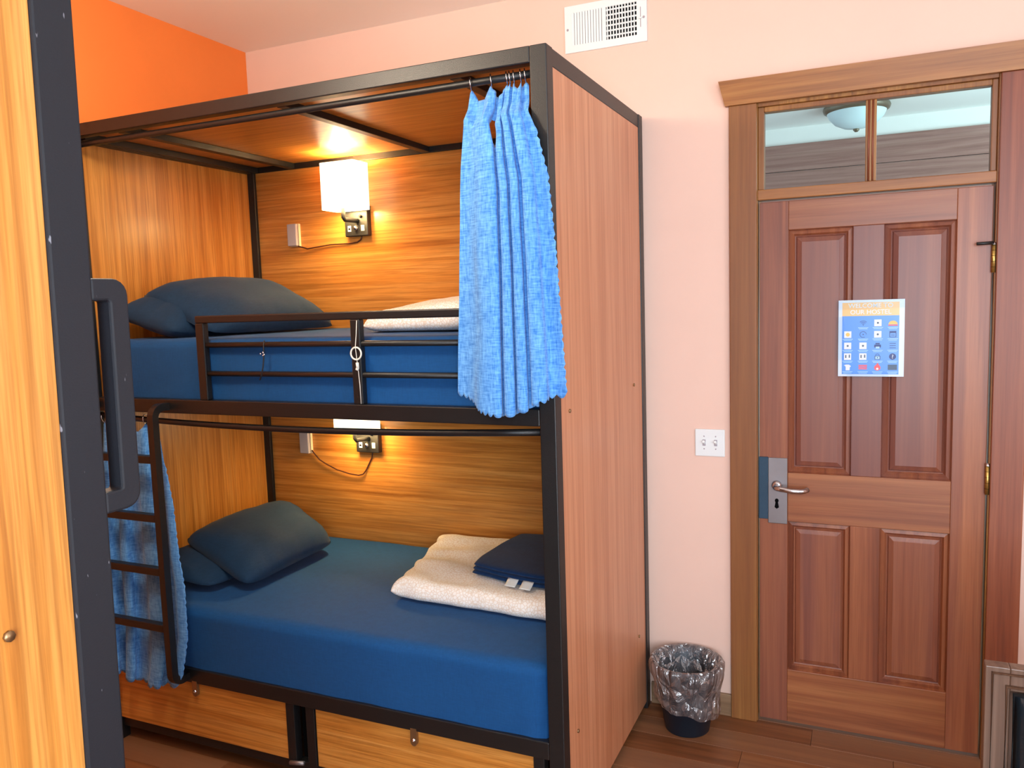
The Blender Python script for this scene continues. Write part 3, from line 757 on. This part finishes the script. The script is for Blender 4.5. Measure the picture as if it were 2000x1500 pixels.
for k in range(10):
    x = -.572+.0119*k
    box('louver', x, x+.0040, -.0085, -.001, vz0+.028, vz1-.028, 'white', vt, 0)
for k in range(6):
    z = vz0+.040+.0196*k
    box('crossbar', -.576, vx1-.04, -.005, -.001, z, z+.0058, 'white', vt, 0)
box('damper_slot', vx1-.026, vx1-.023, -.0086, -.0078, vz0+.055, vz1-.05, 'greyplastic', vt, 0)
box('damper_lever', vx1-.031, vx1-.019, -.014, -.008, vz0+.085, vz0+.091, 'white', vt, .001)
for x in (vx0+.012, vx1-.012): lathe('screw', (x, -.008, (vz0+vz1)/2), [(0, .002), (.004, .0015), (.005, 0)], 'greyplastic', vt, 10, axis='y')

sw = thing('light_switch', (-.185, 0, 1.058), 'white double toggle light switch plate beside the door', 'light switch')
box('plate', -.243, -.128, -.007, 0, 1.058, 1.166, 'white', sw, .003)
for x in (-.2075, -.1625):
    box('slot', x-.006, x+.006, -.0078, -.0068, 1.100, 1.125, 'greyplastic', sw, 0)
    tg = tube('toggle', [(x, -.005, 1.110), (x, -.021, 1.119)], .0055, 'white', sw, 8, sq=True, smooth=False)
    for z in (1.088, 1.138): lathe('screw', (x, -.007, z), [(0, .0015), (.002, .001), (.003, 0)], 'greyplastic', sw, 8, axis='y')

po = thing('poster', (.387, .003, 1.378), 'laminated blue and yellow welcome notice taped to the door', 'poster')
px0, px1, pz0, pz1 = .279, .496, 1.379, 1.655
pY = -.001
box('sheet', px0, px1, pY-.001, pY, pz0, pz1, 'paper', po, 0)
def patch(name, x0, x1, z0, z1, mat, lvl=1, parent=po): return box(name, x0, x1, pY-.001-.0004*lvl, pY-.001-.0004*(lvl-1), z0, z1, mat, parent, 0)
patch('yellow_band', px0+.013, px1-.017, 1.598, pz1-.009, 'pyellow'); patch('blue_field', px0+.013, px1-.017, pz0+.008, 1.598, 'pblue')
def text(body, size, cx, z, mat, parent, yy, name='lettering', align='CENTER'):
    cu = bpy.data.curves.new(name, 'FONT'); cu.body = body; cu.size = size; cu.align_x = align; cu.extrude = .0001; cu.resolution_u = 3
    cu.offset = size*.012
    t = bpy.data.objects.new(name+'_curve', cu); C.objects.link(t)
    dg = bpy.context.evaluated_depsgraph_get(); me = bpy.data.meshes.new_from_object(t.evaluated_get(dg))
    bpy.data.objects.remove(t, do_unlink=True); bpy.data.curves.remove(cu)
    me.transform(Matrix.Translation(Vector((cx, yy, z))-wl(parent)) @ Matrix.Rotation(PI/2, 4, 'X'))
    me.materials.clear(); me.materials.append(M[mat])
    o = bpy.data.objects.new(name, me); C.objects.link(o); o.parent = parent; return o
tY = pY-.0018
text('WELCOME TO', .0225, .3855, 1.627, 'pwhite', po, tY); text('OUR HOSTEL', .0225, .3855, 1.604, 'pwhite', po, tY)
colx = [.311, .362, .410, .459]; rowz = [1.572, 1.531, 1.490, 1.451, 1.412]
def disc(name, x, z, r_, mat, lvl=2, n=16):
    return prism(name, [(x+r_*math.cos(2*PI*i/n), z+r_*math.sin(2*PI*i/n)) for i in range(n)], 'y', pY-.001-.0004*lvl, pY-.001-.0004*(lvl-1), mat, po)
def arcstrip(x, z, r_, a0, a1, mat, w_=.0016, n=10):
    pts = [(x+(r_+w_)*math.cos(R(a0+(a1-a0)*i/n)), z+(r_+w_)*math.sin(R(a0+(a1-a0)*i/n))) for i in range(n+1)]
    pts += [(x+r_*math.cos(R(a1+(a0-a1)*i/n)), z+r_*math.sin(R(a1+(a0-a1)*i/n))) for i in range(n+1)]
    return prism('icon', pts, 'y', pY-.0022, pY-.0014, mat, po)
icons = {(0, 2): 'sq', (0, 1): 'wifi', (0, 3): 'taco', (1, 0): 'sqgold', (1, 1): 'clock', (1, 2): 'sq', (1, 3): 'cal', (2, 0): 'sq', (2, 1): 'sq', (2, 2): 'printer', (2, 3): 'lines', (3, 0): 'sqr', (3, 1): 'sqp', (3, 2): 'lock', (3, 3): 'q', (4, 0): 'shirt', (4, 1): 'redbar', (4, 2): 'fire', (4, 3): 'screen'}
for (r_, c_), kd in icons.items():
    x, z = colx[c_], rowz[r_]
    if kd in ('sq', 'sqr', 'sqp', 'sqgold'):
        patch('icon', x-.012, x+.012, z-.012, z+.012, 'pwhite', 2)
        if kd == 'sqgold': disc('icon', x, z, .007, 'pgold', 3)
        if kd in ('sqr', 'sqp'):
            for dx, dz in ((-.006, 0), (.006, .001)): patch('icon', x+dx-.002, x+dx+.002, z+dz-.005, z+dz+.006, 'pgrey', 3)
        if kd == 'sq': disc('icon', x, z, .0035, 'pgrey', 3)
    elif kd == 'wifi':
        for k in range(3): arcstrip(x, z-.008, .005+.005*k, 45, 135, 'pnavy')
        disc('icon', x, z-.007, .0016, 'pnavy')
    elif kd == 'taco': prism('icon', [(x+.015*math.cos(R(t)), z-.006+.013*math.sin(R(t))) for t in range(0, 181, 15)], 'y', pY-.0022, pY-.0014, 'pgold', po); patch('icon', x-.015, x+.015, z-.011, z-.007, 'pred', 2)
    elif kd == 'clock': arcstrip(x, z, .010, 0, 300, 'pnavy'); disc('icon', x, z, .002, 'pnavy')
    elif kd == 'cal': patch('icon', x-.011, x+.011, z-.011, z+.011, 'pnavy', 2); patch('icon', x-.009, x+.009, z-.009, z+.004, 'pblue', 3); patch('icon', x-.006, x+.006, z-.004, z-.002, 'pnavy', 4)
    elif kd == 'printer': patch('icon', x-.011, x+.011, z-.006, z+.004, 'pnavy', 2); patch('icon', x-.007, x+.007, z+.005, z+.010, 'pnavy', 2); patch('icon', x-.006, x+.006, z-.010, z-.003, 'plight', 3)
    elif kd == 'lines':
        for dz in (-.008, 0, .008): patch('icon', x-.010, x+.010, z+dz-.001, z+dz+.001, 'pnavy', 2)
    elif kd == 'lock': patch('icon', x-.009, x+.009, z-.011, z+.003, 'pnavy', 2); patch('icon', x-.007, x+.007, z-.009, z+.001, 'plight', 3); arcstrip(x, z+.004, .005, 0, 180, 'pnavy'); disc('icon', x, z-.004, .002, 'pnavy', 4)
    elif kd == 'q': disc('icon', x, z, .0115, 'pnavy'); text('?', .019, x, z-.0065, 'pwhite', po, tY-.0008, 'icon')
    elif kd == 'shirt': prism('icon', [(x-.012, z+.008), (x-.005, z+.010), (x+.005, z+.010), (x+.012, z+.004), (x+.008, z), (x+.007, z-.011), (x-.006, z-.011), (x-.006, z+.002)], 'y', pY-.0022, pY-.0014, 'pwhite', po)
    elif kd == 'redbar':
        for dz in (-.005, .001, .007): patch('icon', x-.014, x+.014, z+dz-.002, z+dz+.002, 'pred', 2)
    elif kd == 'fire': disc('icon', x, z-.001, .0105, 'pred'); prism('icon', [(x-.009, z+.003), (x+.009, z+.003), (x+.001, z+.017)], 'y', pY-.0022, pY-.0014, 'pred', po); disc('icon', x, z-.005, .004, 'pwhite', 3)
    elif kd == 'screen': patch('icon', x-.015, x+.015, z-.009, z+.010, 'pgrey', 2)
    for k in range(2): patch('caption', x-.017+.003*k, x+.017-.003*k, z-.0175-.0045*k, z-.0155-.0045*k, 'plight', 2)
# tape
for (a, b, c, d) in ((px0-.006, px1+.004, pz1-.032, pz1-.001), (px0-.008, px0+.02, pz0+.06, pz1-.06), (px0+.03, px1-.05, pz0-.006, pz0+.016)):
    sheet('tape', lambda u, v, a=a, b=b, c=c, d=d: (a+(b-a)*u, tY-.0016-.0022*sn((u*7, v*5, a*9))**2, c+(d-c)*v+.003*(u-.5)), 20, 10, 'tape', po)

# ------------------------------------------------------------------ waste bin
BC = Vector((-.255, -.152, 0))
bn = thing('waste_bin', BC, 'black waste bin with a clear plastic liner between bunk and door', 'bin')
lathe('bucket', BC, [(0, .004), (.078, .004), (.083, 0), (.086, .004), (.128, .268), (.134, .270), (.134, .278), (.127, .278), (.122, .265), (.082, .012), (0, .010)], 'bin', bn, 40)
n = 120; prof = []
for i in range(10): t = i/9; prof.append(('in', .05+t*.070, .030+.235*t))
prof += [('rim', .127, .280), ('rim', .133, .284), ('rim', .139, .280)]
for i in range(14): t = i/13; prof.append(('out', .141-t*.026+.004*math.sin(t*9), .272-.185*t))
vs = []; fs = []
for (k_, r_, z) in prof:
    for k in range(n):
        a = 2*PI*k/n; cx2, sx2 = math.cos(a), math.sin(a)
        d = 0; dz = 0
        if k_ == 'in': d = -.006+.007*sn((cx2*6, sx2*6, z*14))-.010*abs(sn((cx2*11, sx2*11, z*6+3))); 
        elif k_ == 'out':
            t = (.272-z)/.185
            d = .003+(.004+.006*t)*sn((cx2*5+9, sx2*5, z*16))+.005*t*abs(sn((cx2*10, sx2*10+4, z*9)))
            dz = t*(.028*math.cos(a-R(215))+.012*sn((cx2*2, sx2*2, 7)))
        else: d = .0015*sn((cx2*9, sx2*9, 1))
        vs.append(BC+Vector(((r_+d)*cx2, min((r_+d)*sx2, .150), z+dz)))
for i in range(len(prof)-1):
    for k in range(n): fs.append((i*n+k, i*n+(k+1) % n, (i+1)*n+(k+1) % n, (i+1)*n+k))
tag(mk('liner', vs, fs, 'bag', bn, True), 'clear crumpled plastic liner folded over the rim')

# ------------------------------------------------------------------ leather chair at the lower right
CX0, CYB, CT = .628, -1.16, .842      # left edge, front of back, top
ch = thing('leather_chair', (CX0+.24, CYB-.1, 0), 'wooden chair with black leather back pad in front of the door', 'chair')
cw = .48; by0 = CYB; by1 = CYB+.035
for x in (CX0, CX0+cw-.048): box('back_stile', x, x+.048, by0, by1, .42, CT, 'chairw', ch, .002)
box('back_rail', CX0+.048, CX0+cw-.048, by0, by1, CT-.052, CT, 'chairw', ch, .002); box('back_rail', CX0+.048, CX0+cw-.048, by0, by1, .50, .555, 'chairw', ch, .005)
bd = .008
tube('moulding', [(CX0+.042, by0-.001, .52), (CX0+.042, by0-.001, CT-.042), (CX0+cw-.042, by0-.001, CT-.042), (CX0+cw-.042, by0-.001, .52)], .005, 'chairw', ch, 8, True)
tube('moulding', [(CX0+.014, by0-.000, .44), (CX0+.014, by0-.000, CT-.014), (CX0+cw-.014, by0-.000, CT-.014), (CX0+cw-.014, by0-.000, .44)], .004, 'chairw', ch, 8, True)
tube('piping', [(CX0+.055, by0-.006, .556), (CX0+.055, by0-.006, CT-.056), (CX0+cw-.055, by0-.006, CT-.056), (CX0+cw-.055, by0-.006, .556)], .005, 'leather', ch, 8, True)
def pad(u, v):
    a, b = 2*u-1, 2*v-1
    h = (max(0, 1-abs(a)**3)*max(0, 1-abs(b)**3))**.6
    return (CX0+.060+(cw-.120)*u, by0+.012-.042*h, .560+(CT-.060-.560)*v)
sheet('back_pad', pad, 30, 30, 'leather', ch, .004)
box('pad_board', CX0+.05, CX0+cw-.05, by0+.014, by1-.004, .54, CT-.05, 'chairw', ch, .001)
sx0, sx1, sy0, sy1 = CX0, CX0+cw, CYB-.44, CYB+.01
for a, b, c, d in ((sx0, sx1, sy0, sy0+.04), (sx0, sx1, sy1-.04, sy1), (sx0, sx0+.04, sy0+.04, sy1-.04), (sx1-.04, sx1, sy0+.04, sy1-.04)): box('seat_rail', a, b, c, d, .37, .43, 'chairw', ch, .004)
def seatp(u, v):
    a, b = 2*u-1, 2*v-1; h = (max(0, 1-abs(a)**4)*max(0, 1-abs(b)**4))**.5
    return (sx0+.01+(cw-.02)*u, sy0+.01+(sy1-sy0-.03)*v, .425+.05*h)
sheet('seat_pad', seatp, 24, 24, 'leather', ch, .004)
for x in (sx0, sx1-.045):
    for y_ in (sy0, sy1-.045): box('leg', x, x+.045, y_, y_+.045, 0, .37, 'chairw', ch, .004)
